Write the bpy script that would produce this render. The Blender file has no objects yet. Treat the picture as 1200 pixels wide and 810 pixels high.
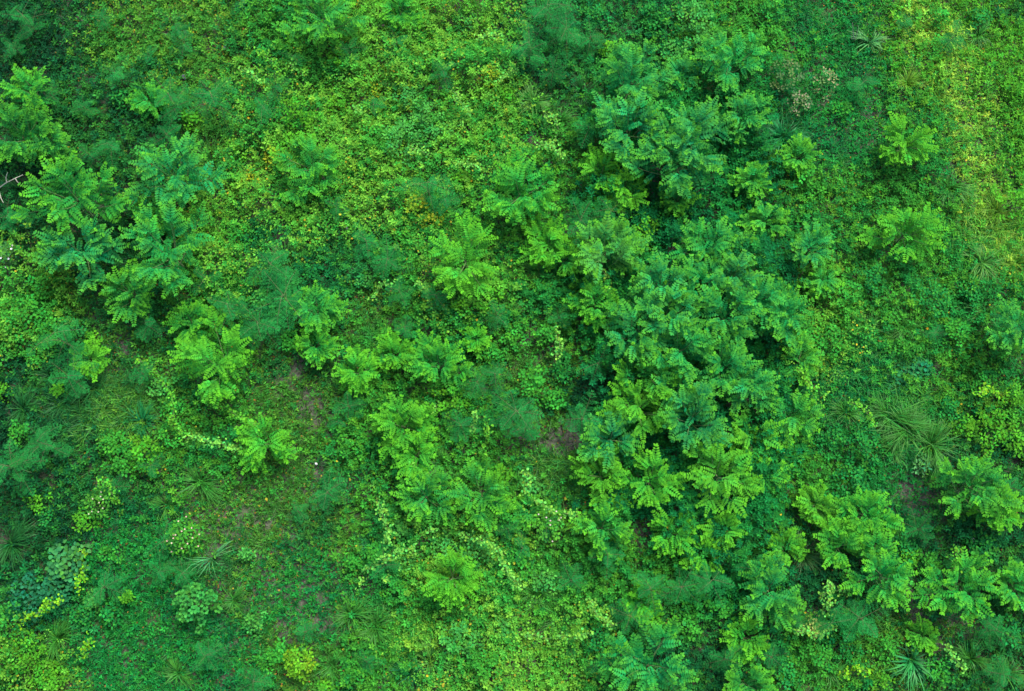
import bpy, math, random
import numpy as np
from math import radians as R, pi

# ------------------------------------------------------------------ camera, sky, sun, exposure
SC = bpy.context.scene
COL = SC.collection
H = 20.0
TILT = R(13)
HALF = 9.0 / 20.55                       # tangent of half the horizontal field of view
cam_d = bpy.data.cameras.new('camera')
cam = bpy.data.objects.new('camera', cam_d); COL.objects.link(cam)
cam.location = (0, -H * math.tan(TILT), H)
cam.rotation_euler = (TILT, 0, 0)
cam_d.sensor_width = 36; cam_d.lens = 18 / HALF
cam_d.clip_end = 2000
SC.camera = cam

SUN_EL, SUN_AZ = R(62), R(35)            # azimuth clockwise from +Y (top of the frame)
w = bpy.data.worlds.new('World'); SC.world = w; w.use_nodes = True
nt = w.node_tree; bg = nt.nodes['Background']
sky = nt.nodes.new('ShaderNodeTexSky'); sky.sky_type = 'NISHITA'; sky.sun_disc = False
sky.sun_elevation = SUN_EL; sky.sun_rotation = SUN_AZ; sky.air_density = 1.0; sky.dust_density = 2.5
nt.links.new(sky.outputs[0], bg.inputs[0]); bg.inputs[1].default_value = 0.15
sl = bpy.data.lights.new('sun', 'SUN'); sl.energy = 2.3; sl.angle = R(22); sl.color = (1, .96, .86)
so = bpy.data.objects.new('sun', sl); COL.objects.link(so)
so.rotation_euler = (pi / 2 - SUN_EL, 0, -SUN_AZ + pi)
so.location = (0, 0, 30)
# point the lamp from the same side of the sky as the sky texture's sun
from mathutils import Vector
d = Vector((math.sin(SUN_AZ) * math.cos(SUN_EL), math.cos(SUN_AZ) * math.cos(SUN_EL), math.sin(SUN_EL)))
so.rotation_euler = d.to_track_quat('Z', 'Y').to_euler()
vs = SC.view_settings
vs.view_transform = 'Standard'; vs.look = 'None'; vs.gamma = 1; vs.use_curve_mapping = False
vs.exposure = 1.36

rng = np.random.default_rng(7)
RA = rng.random
def U(a, b, n=None): return rng.uniform(a, b, n)

# ------------------------------------------------------------------ plan <-> world
ct, st = math.cos(TILT), math.sin(TILT)
def at(x, y, z=0.0):
    """the point at height z that stands where plan position (x, y) lies"""
    cx = (x - 600) / 600 * HALF; cy = -(y - 405) / 600 * HALF
    dx, dy, dz = cx, cy * ct + st, cy * st - ct
    k = (z - H) / dz
    return dx * k, -H * math.tan(TILT) + dy * k
def plan(X, Y):
    """plan position of points on the ground"""
    px, py, pz = X, Y + H * math.tan(TILT), -H
    cy = py * ct + pz * st; cz = -py * st + pz * ct
    return 600 + px / (-cz) / HALF * 600, 405 - cy / (-cz) / HALF * 600
PX = 0.015

def vnoise(X, Y, s, seed):
    """smooth value noise 0..1"""
    r = np.random.default_rng(seed).random((64, 64))
    x = np.asarray(X) / s + 31.3; y = np.asarray(Y) / s + 17.7
    xi = np.floor(x).astype(int); yi = np.floor(y).astype(int); fx = x - xi; fy = y - yi
    fx = fx * fx * (3 - 2 * fx); fy = fy * fy * (3 - 2 * fy)
    g = lambda a, b: r[a % 64, b % 64]
    return (g(xi, yi) * (1 - fx) + g(xi + 1, yi) * fx) * (1 - fy) + (g(xi, yi + 1) * (1 - fx) + g(xi + 1, yi + 1) * fx) * fy
def fnoise(X, Y, s, seed):
    return (vnoise(X, Y, s, seed) + .5 * vnoise(X, Y, s * .47, seed + 1) + .25 * vnoise(X, Y, s * .22, seed + 2)) / 1.75
def terrain(X, Y):
    f = np.clip(1 - (np.hypot(X, Y) - 16) / 30, 0.15, 1)
    return (0.42 * fnoise(X, Y, 3.2, 11) + 0.10 * fnoise(X, Y, .8, 15)) * f - .2

# ------------------------------------------------------------------ materials
def mat_leaf(name, trans=.20, rough=.65, spec=.06, vary=.22):
    m = bpy.data.materials.new(name); m.use_nodes = True
    n = m.node_tree.nodes; l = m.node_tree.links
    b = n['Principled BSDF']; out = n['Material Output']
    at_ = n.new('ShaderNodeAttribute'); at_.attribute_name = 'leaf_colour'
    oi = n.new('ShaderNodeObjectInfo')
    geo = n.new('ShaderNodeNewGeometry')
    ns = n.new('ShaderNodeTexNoise'); ns.inputs['Scale'].default_value = 9; ns.inputs['Detail'].default_value = 2
    l.new(geo.outputs['Position'], ns.inputs['Vector'])
    mr = n.new('ShaderNodeMapRange'); mr.inputs['To Min'].default_value = 1 - vary; mr.inputs['To Max'].default_value = 1 + vary
    mr.inputs['From Min'].default_value = .25; mr.inputs['From Max'].default_value = .75
    l.new(ns.outputs['Fac'], mr.inputs['Value'])
    mr2 = n.new('ShaderNodeMapRange'); mr2.inputs['To Min'].default_value = .88; mr2.inputs['To Max'].default_value = 1.12
    l.new(geo.outputs['Random Per Island'], mr2.inputs['Value'])
    mu = n.new('ShaderNodeMath'); mu.operation = 'MULTIPLY'; l.new(mr.outputs[0], mu.inputs[0]); l.new(mr2.outputs[0], mu.inputs[1])
    hs = n.new('ShaderNodeHueSaturation'); l.new(at_.outputs['Color'], hs.inputs['Color']); l.new(mu.outputs[0], hs.inputs['Value'])
    l.new(hs.outputs[0], b.inputs['Base Color'])
    b.inputs['Roughness'].default_value = rough; b.inputs['Specular IOR Level'].default_value = spec
    t = n.new('ShaderNodeBsdfTranslucent')
    h2 = n.new('ShaderNodeHueSaturation'); h2.inputs['Hue'].default_value = .485; h2.inputs['Value'].default_value = 1.5
    l.new(hs.outputs[0], h2.inputs['Color']); l.new(h2.outputs[0], t.inputs['Color'])
    mx = n.new('ShaderNodeMixShader'); mx.inputs[0].default_value = trans
    l.new(b.outputs[0], mx.inputs[1]); l.new(t.outputs[0], mx.inputs[2]); l.new(mx.outputs[0], out.inputs['Surface'])
    return m
def mat_noise(name, c1, c2, scale, rough=.9, detail=6):
    m = bpy.data.materials.new(name); m.use_nodes = True
    n = m.node_tree.nodes; l = m.node_tree.links; b = n['Principled BSDF']
    tc = n.new('ShaderNodeTexCoord'); ns = n.new('ShaderNodeTexNoise'); ns.inputs['Scale'].default_value = scale; ns.inputs['Detail'].default_value = detail
    l.new(tc.outputs['Object'], ns.inputs['Vector'])
    r = n.new('ShaderNodeValToRGB'); r.color_ramp.elements[0].color = (*c1, 1); r.color_ramp.elements[1].color = (*c2, 1)
    r.color_ramp.elements[0].position = .35; r.color_ramp.elements[1].position = .65
    l.new(ns.outputs['Fac'], r.inputs[0]); l.new(r.outputs[0], b.inputs['Base Color']); b.inputs['Roughness'].default_value = rough
    bp = n.new('ShaderNodeBump'); bp.inputs['Strength'].default_value = .5; bp.inputs['Distance'].default_value = .02
    l.new(ns.outputs['Fac'], bp.inputs['Height']); l.new(bp.outputs[0], b.inputs['Normal'])
    return m
M_LEAF = mat_leaf('leaf'); M_FEA = mat_leaf('fine_leaf', .40, .7, .1, .15); M_GRASS = mat_leaf('grass_blade', .25, .5, .2)
M_PETAL = mat_leaf('petal', .3, .6, .2, .05)
M_BARK = mat_noise('young_bark', (.05, .13, .03), (.12, .18, .05), 30)
M_STEM = mat_noise('green_stem', (.05, .10, .025), (.12, .14, .05), 30)
M_DRY = mat_noise('dry_wood', (.20, .19, .14), (.34, .32, .25), 40)
M_STONE = mat_noise('stone', (.30, .29, .28), (.60, .59, .57), 12)
M_DSTONE = mat_noise('dark_stone', (.015, .018, .03), (.06, .06, .09), 12)

def mat_soil():
    m = bpy.data.materials.new('soil'); m.use_nodes = True
    n = m.node_tree.nodes; l = m.node_tree.links; b = n['Principled BSDF']
    tc = n.new('ShaderNodeTexCoord')
    def noise(s, d=6):
        x = n.new('ShaderNodeTexNoise'); x.inputs['Scale'].default_value = s; x.inputs['Detail'].default_value = d
        l.new(tc.outputs['Object'], x.inputs['Vector']); return x
    a = noise(.9); f = noise(22); r = n.new('ShaderNodeValToRGB'); e = r.color_ramp.elements
    e[0].position = .38; e[0].color = (.032, .040, .022, 1); e[1].position = .62; e[1].color = (.085, .085, .062, 1)
    l.new(f.outputs['Fac'], r.inputs[0])
    r2 = n.new('ShaderNodeValToRGB'); r2.color_ramp.elements[0].color = (.028, .06, .018, 1); r2.color_ramp.elements[1].color = (.05, .075, .02, 1)
    l.new(f.outputs['Fac'], r2.inputs[0])
    mr = n.new('ShaderNodeMapRange'); mr.inputs['From Min'].default_value = .45; mr.inputs['From Max'].default_value = .6; l.new(a.outputs['Fac'], mr.inputs['Value'])
    at_ = n.new('ShaderNodeAttribute'); at_.attribute_name = 'bare'
    sm = n.new('ShaderNodeMath'); sm.operation = 'SUBTRACT'; sm.use_clamp = True; l.new(mr.outputs[0], sm.inputs[0]); l.new(at_.outputs['Fac'], sm.inputs[1])
    mx = n.new('ShaderNodeMix'); mx.data_type = 'RGBA'; l.new(sm.outputs[0], mx.inputs['Factor']); l.new(r.outputs[0], mx.inputs[6]); l.new(r2.outputs[0], mx.inputs[7])
    l.new(mx.outputs[2], b.inputs['Base Color']); b.inputs['Roughness'].default_value = .95
    bp = n.new('ShaderNodeBump'); bp.inputs['Strength'].default_value = .8; bp.inputs['Distance'].default_value = .03
    l.new(f.outputs['Fac'], bp.inputs['Height']); l.new(bp.outputs[0], b.inputs['Normal'])
    return m

# ------------------------------------------------------------------ mesh helpers
def mesh_np(name, V, Q, C=None, mat=None, tris=None):
    me = bpy.data.meshes.new(name)
    V = np.asarray(V, np.float32).reshape(-1, 3); Q = np.asarray(Q, np.int32).reshape(-1, 4)
    me.vertices.add(len(V)); me.vertices.foreach_set('co', V.ravel())
    me.loops.add(Q.size); me.loops.foreach_set('vertex_index', Q.ravel())
    me.polygons.add(len(Q)); me.polygons.foreach_set('loop_start', np.arange(0, Q.size, 4, dtype=np.int32))
    me.update(calc_edges=True)
    if C is not None:
        a = me.attributes.new('leaf_colour', 'FLOAT_COLOR', 'POINT')
        cc = np.ones((len(V), 4), np.float32); cc[:, :3] = C; a.data.foreach_set('color', cc.ravel())
    if mat: me.materials.append(mat)
    return me
def link(name, me, parent=None, loc=None, **tags):
    o = bpy.data.objects.new(name, me); COL.objects.link(o)
    if parent: o.parent = parent
    if loc is not None: o.location = loc
    for k, v in tags.items():
        if v: o[k] = v
    return o
def nrm(a): return a / np.maximum(np.linalg.norm(a, axis=-1, keepdims=True), 1e-9)
class Batch:
    def __init__(s): s.V = []; s.Q = []; s.C = []; s.n = 0
    def add(s, V, Q, C):
        s.V.append(V.reshape(-1, 3)); s.Q.append(Q.reshape(-1, 4) + s.n); s.C.append(C.reshape(-1, 3)); s.n += len(s.V[-1])
    def mesh(s, name, mat): return mesh_np(name, np.concatenate(s.V), np.concatenate(s.Q), np.concatenate(s.C), mat)
    def leaves(s, P, D, N, L, W, C, fold=.25, shape=(.3, .72, .5, .42), droop=.12, tip=None):
        """two-faced folded leaves: base P, direction D, normal N, length, width, colour"""
        n = len(P); D = nrm(D); S = nrm(np.cross(D, N)); N = np.cross(S, D)
        L = np.broadcast_to(L, n)[:, None]; W = np.broadcast_to(W, n)[:, None]
        a, b, wa, wb = shape
        up = N * W * fold
        v = np.stack([P, P + D * L * a + S * W * wa + up, P + D * L * b + S * W * wb + up - N * L * droop * .5, P + D * L - N * L * droop,
                      P + D * L * b - S * W * wb + up - N * L * droop * .5, P + D * L * a - S * W * wa + up], 1)
        q = (np.array([[0, 1, 2, 3], [0, 3, 4, 5]])[None] + np.arange(n)[:, None, None] * 6)
        cc = np.repeat(C[:, None], 6, 1)
        if tip is not None: cc[:, 3] = tip; cc[:, 2] = cc[:, 2] * .5 + tip * .5; cc[:, 4] = cc[:, 2]
        s.add(v, q, cc)
    def blades(s, P, az, L, W, el, bend, C, tip=None):
        """grass blades: arching three-segment strips"""
        n = len(P); h = np.stack([np.cos(az), np.sin(az), 0 * az], -1); S = np.stack([-np.sin(az), np.cos(az), 0 * az], -1)
        pts = [P]; e = el.copy(); tw = rng.normal(0, .28, n)
        for k in range(3):
            h = np.stack([np.cos(az + tw * k), np.sin(az + tw * k), 0 * az], -1)
            pts.append(pts[-1] + (h * np.cos(e)[:, None] + np.array([0, 0, 1.]) * np.sin(e)[:, None]) * (L / 3)[:, None]); e = e - bend
        ws = (1, .9, .6, .08); v = []
        for p, k in zip(pts, ws): v += [p + S * (W * k * .5)[:, None], p - S * (W * k * .5)[:, None]]
        v = np.stack(v, 1)
        q = np.array([[0, 1, 3, 2], [2, 3, 5, 4], [4, 5, 7, 6]])[None] + np.arange(n)[:, None, None] * 8
        cc = np.repeat(C[:, None], 8, 1)
        if tip is not None: cc[:, 4:] = cc[:, 4:] * .5 + tip * .5
        s.add(v, q, cc)
def tube(pts, r0, r1, k=5):
    pts = np.asarray(pts, float); n = len(pts); T = nrm(np.gradient(pts, axis=0))
    A = nrm(np.cross(T, np.array([.31, .17, .93]))); B = np.cross(T, A)
    r = np.linspace(r0, r1, n)[:, None, None]; a = np.arange(k) * 2 * pi / k
    V = pts[:, None] + r * (np.cos(a)[None, :, None] * A[:, None] + np.sin(a)[None, :, None] * B[:, None])
    Q = [[i * k + j, i * k + (j + 1) % k, (i + 1) * k + (j + 1) % k, (i + 1) * k + j] for i in range(n - 1) for j in range(k)]
    Q.append([0, 1, 2, 3]); Q.append([(n - 1) * k + j for j in (3, 2, 1, 0)])
    return V.reshape(-1, 3), np.array(Q)
def tubes_mesh(name, list_, mat):
    V = []; Q = []; c = 0
    for p, a, b in list_:
        v, q = tube(p, a, b); V.append(v); Q.append(q + c); c += len(v)
    return mesh_np(name, np.concatenate(V), np.concatenate(Q), None, mat)
def vary(c, n, s=.15, h=.08):
    c = np.broadcast_to(np.asarray(c, float), (n, 3))
    k = 1 + rng.normal(0, s, (n, 1)); hh = rng.normal(0, h, (n, 1)) * np.array([[2.2, 0, -1.2]])
    return np.clip(c * np.clip(k, .45, 1.7) * (1 + np.clip(hh, -.6, .9)), .002, .8)

# ------------------------------------------------------------------ ground
TONES = dict(b=(.003, .148, .038), g=(.006, .155, .024), l=(.022, .200, .018), d=(.002, .105, .022), p=(.026, .200, .036), y=(.075, .21, .012))
YOUNG = np.array((.075, .30, .012))
BARE = [  # plan x, y, radius x, radius y, strength
    (1066, 432, 16, 12, 1.0), (1075, 460, 9, 7, .9), (1100, 447, 8, 7, .7), (1062, 585, 26, 18, .55), (1075, 715, 14, 26, .65), (1070, 690, 22, 14, .6),
    (350, 430, 9, 20, .75), (362, 480, 12, 30, .7), (375, 545, 10, 12, .7), (415, 570, 14, 10, .6), (660, 520, 34, 22, .75), (635, 415, 22, 14, .45),
    (748, 622, 14, 16, .8), (670, 672, 16, 14, .7), (505, 762, 18, 8, .6), (560, 745, 8, 6, .5), (105, 500, 8, 14, .5), (545, 40, 8, 6, .4),
    (625, 165, 14, 9, .5), (1098, 500, 9, 10, .6), (1095, 520, 10, 8, .5), (600, 790, 30, 18, .3), (450, 700, 16, 12, .3), (310, 250, 10, 8, .4),
    (130, 430, 40, 30, .3), (280, 605, 60, 40, .3), (340, 690, 60, 50, .25), (400, 45, 10, 6, .3), (1120, 740, 40, 25, .35), (670, 270, 15, 10, .6),
    (735, 38, 7, 6, .6), (90, 10, 30, 20, .3), (340, 120, 14, 16, .35), (400, 240, 7, 6, .6), (880, 440, 14, 12, .5), (1090, 400, 8, 5, .7)]
GT = {'k': ((.012, .105, .020), 'dark green grass tuft'), 'm': ((.028, .160, .018), 'green grass tuft'), 'y': ((.085, .23, .016), 'yellowish grass tuft'), 't': ((.006, .14, .036), 'blue-green grass tuft'), 'f': ((.055, .20, .03), 'pale green grass tuft')}
TUF = [(248,190,27,'m'),(336,300,26,'f'),(626,122,24,'f'),(654,146,20,'m'),(682,112,22,'k'),(577,15,18,'m'),(330,232,18,'m'),(16,638,30,'k'),(235,565,28,'m'),(196,592,18,'m'),(30,480,24,'k'),(76,474,20,'k'),
 (170,496,20,'t'),(112,455,22,'k'),(1040,488,34,'m'),(1062,505,34,'m'),(1088,522,32,'m'),(992,484,20,'m'),(1108,222,26,'m'),(1146,310,24,'f'),(1186,312,22,'y'),(655,722,22,'m'),(653,328,22,'k'),(626,320,16,'f'),
 (68,748,24,'m'),(276,704,15,'m'),(915,165,30,'t'),(1138,772,22,'m'),(438,636,16,'t'),(482,790,20,'t'),(505,775,24,'f'),(212,788,18,'m'),(30,225,26,'k'),(28,318,26,'k'),(292,6,16,'t'),(960,500,18,'k'),(1146,42,18,'m'),
 (132,258,20,'k'),(952,592,18,'m'),(628,695,22,'m'),(412,720,22,'m'),(440,735,24,'m'),(60,440,16,'k'),(1058,385,22,'m'),(1010,385,18,'m'),(1150,370,20,'m'),(1060,100,18,'y'),(1165,250,20,'y'),(640,640,16,'m'),(970,785,18,'m'),
 (665,180,16,'m'),(596,360,14,'f'),(520,545,20,'m'),(400,545,20,'m'),(250,445,16,'k'),(880,650,22,'m'),(1045,530,16,'m'),(700,45,10,'y'),(1180,790,18,'m'),(390,780,18,'m')]
XT = [(940,650,28,'m'),(1068,773,24,'m'),(249,655,20,'m')]
def bare(X, Y):
    x, y = plan(X, Y); o = np.zeros(np.shape(x))
    wob = 1 + .8 * (fnoise(X, Y, .35, 77) - .5)
    for bx, by, rx, ry, s in BARE:
        dd = np.hypot((x - bx) / rx, (y - by) / ry) * wob
        o = np.maximum(o, s * np.clip(1.7 - dd, 0, 1))
    return o
g1 = np.concatenate([-np.geomspace(1200, 14.5, 26), np.linspace(-14, 14, 281), np.geomspace(14.5, 1200, 26)])
g2 = np.concatenate([-np.geomspace(1200, 10.5, 26), np.linspace(-10, 11, 211), np.geomspace(11.5, 1200, 26)])
GX, GY = np.meshgrid(g1, g2, indexing='ij')
V = np.stack([GX, GY, terrain(GX, GY)], -1); ny = len(g2)
ii, jj = np.meshgrid(np.arange(len(g1) - 1), np.arange(ny - 1), indexing='ij'); a = (ii * ny + jj).ravel()
me = mesh_np('ground', V.reshape(-1, 3), np.stack([a, a + ny, a + ny + 1, a + 1], 1), None, mat_soil())
ba = me.attributes.new('bare', 'FLOAT', 'POINT'); ba.data.foreach_set('value', bare(GX, GY).ravel().astype(np.float32))
me.polygons.foreach_set('use_smooth', [True] * len(me.polygons))
link('ground', me, kind='structure')

# ------------------------------------------------------------------ ground cover, a plan of what grows where, plus painted shade and sun
PLAN = ["KMMGLLTTGEYY",
        "DDMLLLGUUEGY",
        "KDLLLGGUUGGY",
        "MDGTGGGUUGGG",
        "DOGOGGOUUEEG",
        "KDGOGGOUUGED",
        "KEEOGLGGUDDD",
        "MEEOGLLDDGOD"]
# species: creeper (round leaves), herb (whorled upright sprigs), clover (fine cover), grass
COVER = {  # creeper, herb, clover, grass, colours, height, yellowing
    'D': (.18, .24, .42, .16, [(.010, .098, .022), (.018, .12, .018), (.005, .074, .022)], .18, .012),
    'K': (.12, .24, .44, .20, [(.004, .060, .018), (.008, .075, .014), (.003, .044, .016)], .18, .006),  # shade of corners, left edge and thickets put into darker leaf colours
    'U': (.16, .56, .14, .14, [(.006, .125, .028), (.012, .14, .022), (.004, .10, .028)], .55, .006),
    'M': (.46, .16, .28, .10, [(.028, .145, .018), (.055, .19, .020), (.012, .115, .022)], .16, .025),
    'G': (.34, .20, .26, .20, [(.022, .160, .020), (.038, .19, .018), (.012, .145, .026)], .24, .012),
    'L': (.58, .20, .12, .10, [(.058, .240, .024), (.085, .265, .028), (.026, .190, .024)], .46, .02),
    'T': (.24, .22, .34, .20, [(.012, .140, .036), (.020, .16, .026), (.006, .105, .028)], .22, .008),
    'E': (.05, .08, .66, .21, [(.006, .130, .026), (.012, .150, .022), (.004, .100, .026)], .12, .012),
    'O': (.14, .10, .52, .24, [(.026, .132, .018), (.042, .155, .018), (.012, .105, .022)], .08, .035),
    'Y': (.50, .08, .32, .10, [(.036, .190, .014), (.055, .220, .016), (.020, .155, .018)], .16, .012)}
COVER['S'] = (.50, .04, .36, .10, [(.100, .275, .028), (.150, .31, .036), (.060, .23, .024)], .12, .006)  # sunlight of the diagonal streak put into paler, yellower leaf colours
BLOB = [  # plan x, y, rx, ry, code: patches of another mix; K paints shade, S a sunlit streak
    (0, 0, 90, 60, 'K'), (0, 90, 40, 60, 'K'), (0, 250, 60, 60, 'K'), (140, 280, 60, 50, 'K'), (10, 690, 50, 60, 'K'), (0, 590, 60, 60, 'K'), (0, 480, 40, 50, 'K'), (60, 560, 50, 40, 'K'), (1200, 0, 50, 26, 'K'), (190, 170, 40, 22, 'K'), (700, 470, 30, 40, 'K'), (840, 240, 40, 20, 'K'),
        (1155, 130, 60, 70, 'Y'), (1175, 230, 28, 60, 'Y'), (1115, 60, 45, 45, 'Y'), (1180, 10, 30, 14, 'D'), (980, 70, 55, 45, 'E'), (990, 160, 60, 50, 'E'),
    (450, 95, 38, 30, 'L'), (480, 150, 60, 50, 'L'), (990, 440, 60, 35, 'E'), (1020, 475, 60, 25, 'E'), (1085, 190, 30, 40, 'G'), (1130, 250, 40, 60, 'G'),
    (330, 440, 20, 60, 'O'), (620, 420, 50, 40, 'O'), (640, 360, 40, 30, 'G'), (430, 370, 45, 30, 'O'), (20, 350, 60, 50, 'L'), (30, 770, 50, 40, 'L'),
    (190, 520, 50, 40, 'M'), (540, 735, 70, 40, 'L'), (250, 40, 50, 40, 'M'), (560, 640, 60, 35, 'L'), (300, 640, 90, 70, 'O'), (420, 620, 20, 40, 'O'),
    (60, 700, 50, 40, 'T'), (130, 760, 80, 40, 'E'), (350, 690, 60, 40, 'E'), (80, 560, 60, 40, 'D'), (1150, 470, 40, 40, 'M'), (1180, 560, 30, 60, 'D'),
    (560, 340, 40, 25, 'L'), (690, 560, 30, 25, 'G'), (265, 300, 22, 50, 'L'), (310, 290, 30, 40, 'T'), (410, 300, 50, 30, 'T'), (1080, 370, 50, 25, 'G'),
    (960, 390, 35, 40, 'L'), (640, 700, 50, 40, 'G'), (980, 320, 30, 30, 'M'), (1100, 440, 50, 30, 'G'), (880, 60, 60, 40, 'G'), (720, 30, 60, 25, 'T'), (650, 100, 50, 40, 'D'),
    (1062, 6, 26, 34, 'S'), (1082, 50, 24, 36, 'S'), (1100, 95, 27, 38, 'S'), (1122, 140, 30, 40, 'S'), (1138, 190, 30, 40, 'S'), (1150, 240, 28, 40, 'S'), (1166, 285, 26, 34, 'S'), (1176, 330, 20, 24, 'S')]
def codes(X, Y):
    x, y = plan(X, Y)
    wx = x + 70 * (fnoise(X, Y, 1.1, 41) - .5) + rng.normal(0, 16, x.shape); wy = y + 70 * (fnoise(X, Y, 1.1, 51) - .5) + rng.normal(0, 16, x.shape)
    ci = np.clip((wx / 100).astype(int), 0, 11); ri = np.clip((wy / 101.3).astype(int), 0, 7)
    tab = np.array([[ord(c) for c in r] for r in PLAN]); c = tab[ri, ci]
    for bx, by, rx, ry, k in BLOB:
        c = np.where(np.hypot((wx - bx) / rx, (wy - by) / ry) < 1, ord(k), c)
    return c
def coverheight(X, Y, hh):
    return hh * (.25 + 1.5 * np.clip(fnoise(X, Y, .62, 61) - .28, 0, 1)) * 1.3
REG = (-11.2, 11.2, -7.4, 8.6)
def scatter(n):
    X = U(REG[0], REG[1], n); Y = U(REG[2], REG[3], n); c = codes(X, Y); b = bare(X, Y)
    thin = fnoise(X, Y, .45, 91)
    xx, yy_ = plan(X, Y)
    for tx, ty, tr, _ in TUF + XT: b = np.maximum(b, .7 * np.clip(1.5 - np.hypot(xx - tx, yy_ - ty) / tr / .65, 0, 1))
    keep = (RA(n) > b * 1.05) & (RA(n) < .62 + 1.3 * np.clip(thin - .15, 0, 1)); return X[keep], Y[keep], c[keep]
N0 = 165000
X, Y, c = scatter(N0)
z0 = terrain(X, Y); n = len(X)
sp = np.zeros(n, int); hgt = np.zeros(n); base = np.zeros((n, 3)); yel = np.zeros(n)
sel_noise = fnoise(X, Y, .35, 101); u = np.clip(.5 * RA(n) + .5 * (sel_noise * 1.8 - .4), 0, .999)
u = np.where(RA(n) < .5, RA(n), u)
tint = np.clip((fnoise(X, Y, .5, 121) - .25) * 2.0 + rng.normal(0, .18, n), 0, .999)
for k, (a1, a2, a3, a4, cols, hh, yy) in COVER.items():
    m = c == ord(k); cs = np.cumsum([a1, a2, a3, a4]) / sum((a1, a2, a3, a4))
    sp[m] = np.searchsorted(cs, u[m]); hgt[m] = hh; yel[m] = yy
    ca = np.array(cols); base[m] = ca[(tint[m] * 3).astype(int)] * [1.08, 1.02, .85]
hc = coverheight(X, Y, hgt)
BC, BH, BL, BG = Batch(), Batch(), Batch(), Batch()
def pts3(X, Y, Z): return np.stack([X, Y, Z], -1)
def randN(n, s): return nrm(np.stack([rng.normal(0, s, n), rng.normal(0, s, n), np.ones(n)], -1))
# creeper: six round leaves along a trailing stem
m = sp == 0; k = 7; n = m.sum(); az = U(0, 2 * pi, n); sc = U(.7, 1.25, n)
j = np.arange(k)[None]; azj = az[:, None] + np.sin(j * .9 + U(0, 6, (n, 1))) * .5
X1 = X[m][:, None] + np.cumsum(np.cos(azj) * .034, 1) * sc[:, None]; Y1 = Y[m][:, None] + np.cumsum(np.sin(azj) * .034, 1) * sc[:, None]
Z1 = terrain(X1, Y1) + coverheight(X1, Y1, hgt[m][:, None]) * U(.55, 1.1, (n, k)) + .02
la = azj + np.where(j % 2, 1, -1) * U(.7, 1.4, (n, k))
D = np.stack([np.cos(la), np.sin(la), U(-.35, .35, (n, k))], -1).reshape(-1, 3)
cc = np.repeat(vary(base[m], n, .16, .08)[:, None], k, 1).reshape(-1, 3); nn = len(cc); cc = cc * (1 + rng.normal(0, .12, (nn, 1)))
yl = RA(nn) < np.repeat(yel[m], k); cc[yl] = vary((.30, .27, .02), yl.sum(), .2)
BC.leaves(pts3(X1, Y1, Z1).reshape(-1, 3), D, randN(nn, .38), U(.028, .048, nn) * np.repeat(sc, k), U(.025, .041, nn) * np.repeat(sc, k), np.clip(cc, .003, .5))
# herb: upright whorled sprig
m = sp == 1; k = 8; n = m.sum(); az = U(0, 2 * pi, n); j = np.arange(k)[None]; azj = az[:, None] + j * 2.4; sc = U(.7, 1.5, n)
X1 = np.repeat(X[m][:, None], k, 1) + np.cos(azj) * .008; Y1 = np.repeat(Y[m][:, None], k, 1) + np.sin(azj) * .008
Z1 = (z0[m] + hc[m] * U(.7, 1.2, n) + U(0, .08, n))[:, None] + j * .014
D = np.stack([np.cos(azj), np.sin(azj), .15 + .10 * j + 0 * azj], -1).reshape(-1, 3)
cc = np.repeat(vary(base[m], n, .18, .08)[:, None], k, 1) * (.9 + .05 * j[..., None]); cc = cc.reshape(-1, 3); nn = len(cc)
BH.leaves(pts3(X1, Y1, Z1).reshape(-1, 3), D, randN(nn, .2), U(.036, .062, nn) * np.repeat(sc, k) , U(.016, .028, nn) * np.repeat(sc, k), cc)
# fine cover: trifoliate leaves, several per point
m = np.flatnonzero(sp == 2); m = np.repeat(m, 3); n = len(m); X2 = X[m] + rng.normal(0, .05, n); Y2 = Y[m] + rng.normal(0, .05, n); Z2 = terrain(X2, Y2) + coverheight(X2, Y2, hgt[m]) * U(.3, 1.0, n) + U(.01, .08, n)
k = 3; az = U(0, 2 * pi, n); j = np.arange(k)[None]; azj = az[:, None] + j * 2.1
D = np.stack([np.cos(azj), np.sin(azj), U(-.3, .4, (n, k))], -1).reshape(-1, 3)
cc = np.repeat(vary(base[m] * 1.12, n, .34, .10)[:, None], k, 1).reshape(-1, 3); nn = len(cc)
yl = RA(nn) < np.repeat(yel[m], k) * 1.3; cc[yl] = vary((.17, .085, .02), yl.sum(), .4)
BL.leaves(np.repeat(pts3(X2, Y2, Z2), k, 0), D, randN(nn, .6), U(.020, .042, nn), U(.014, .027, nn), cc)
# grass: small sprays of blades
def sprays(B, X, Y, Z, col, k, L, W, elo=.5, ehi=1.35):
    n = len(X); az = U(0, 2 * pi, (n, k)).ravel(); nn = n * k
    P = np.repeat(pts3(X, Y, Z), k, 0) + rng.normal(0, .012, (nn, 3)) * [1, 1, 0]
    B.blades(P, az, U(L * .6, L * 1.3, nn), U(W * .7, W * 1.3, nn), U(elo, ehi, nn), U(.25, .6, nn), np.clip(np.repeat(vary(col, n, .25, .08), k, 0) * (1 + rng.normal(0, .22, (nn, 1))), .002, .5))
m = sp == 3; sprays(BG, X[m], Y[m], z0[m] + hc[m] * .3, base[m] * [1.1, 1, .9], 9, .22, .011)
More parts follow.
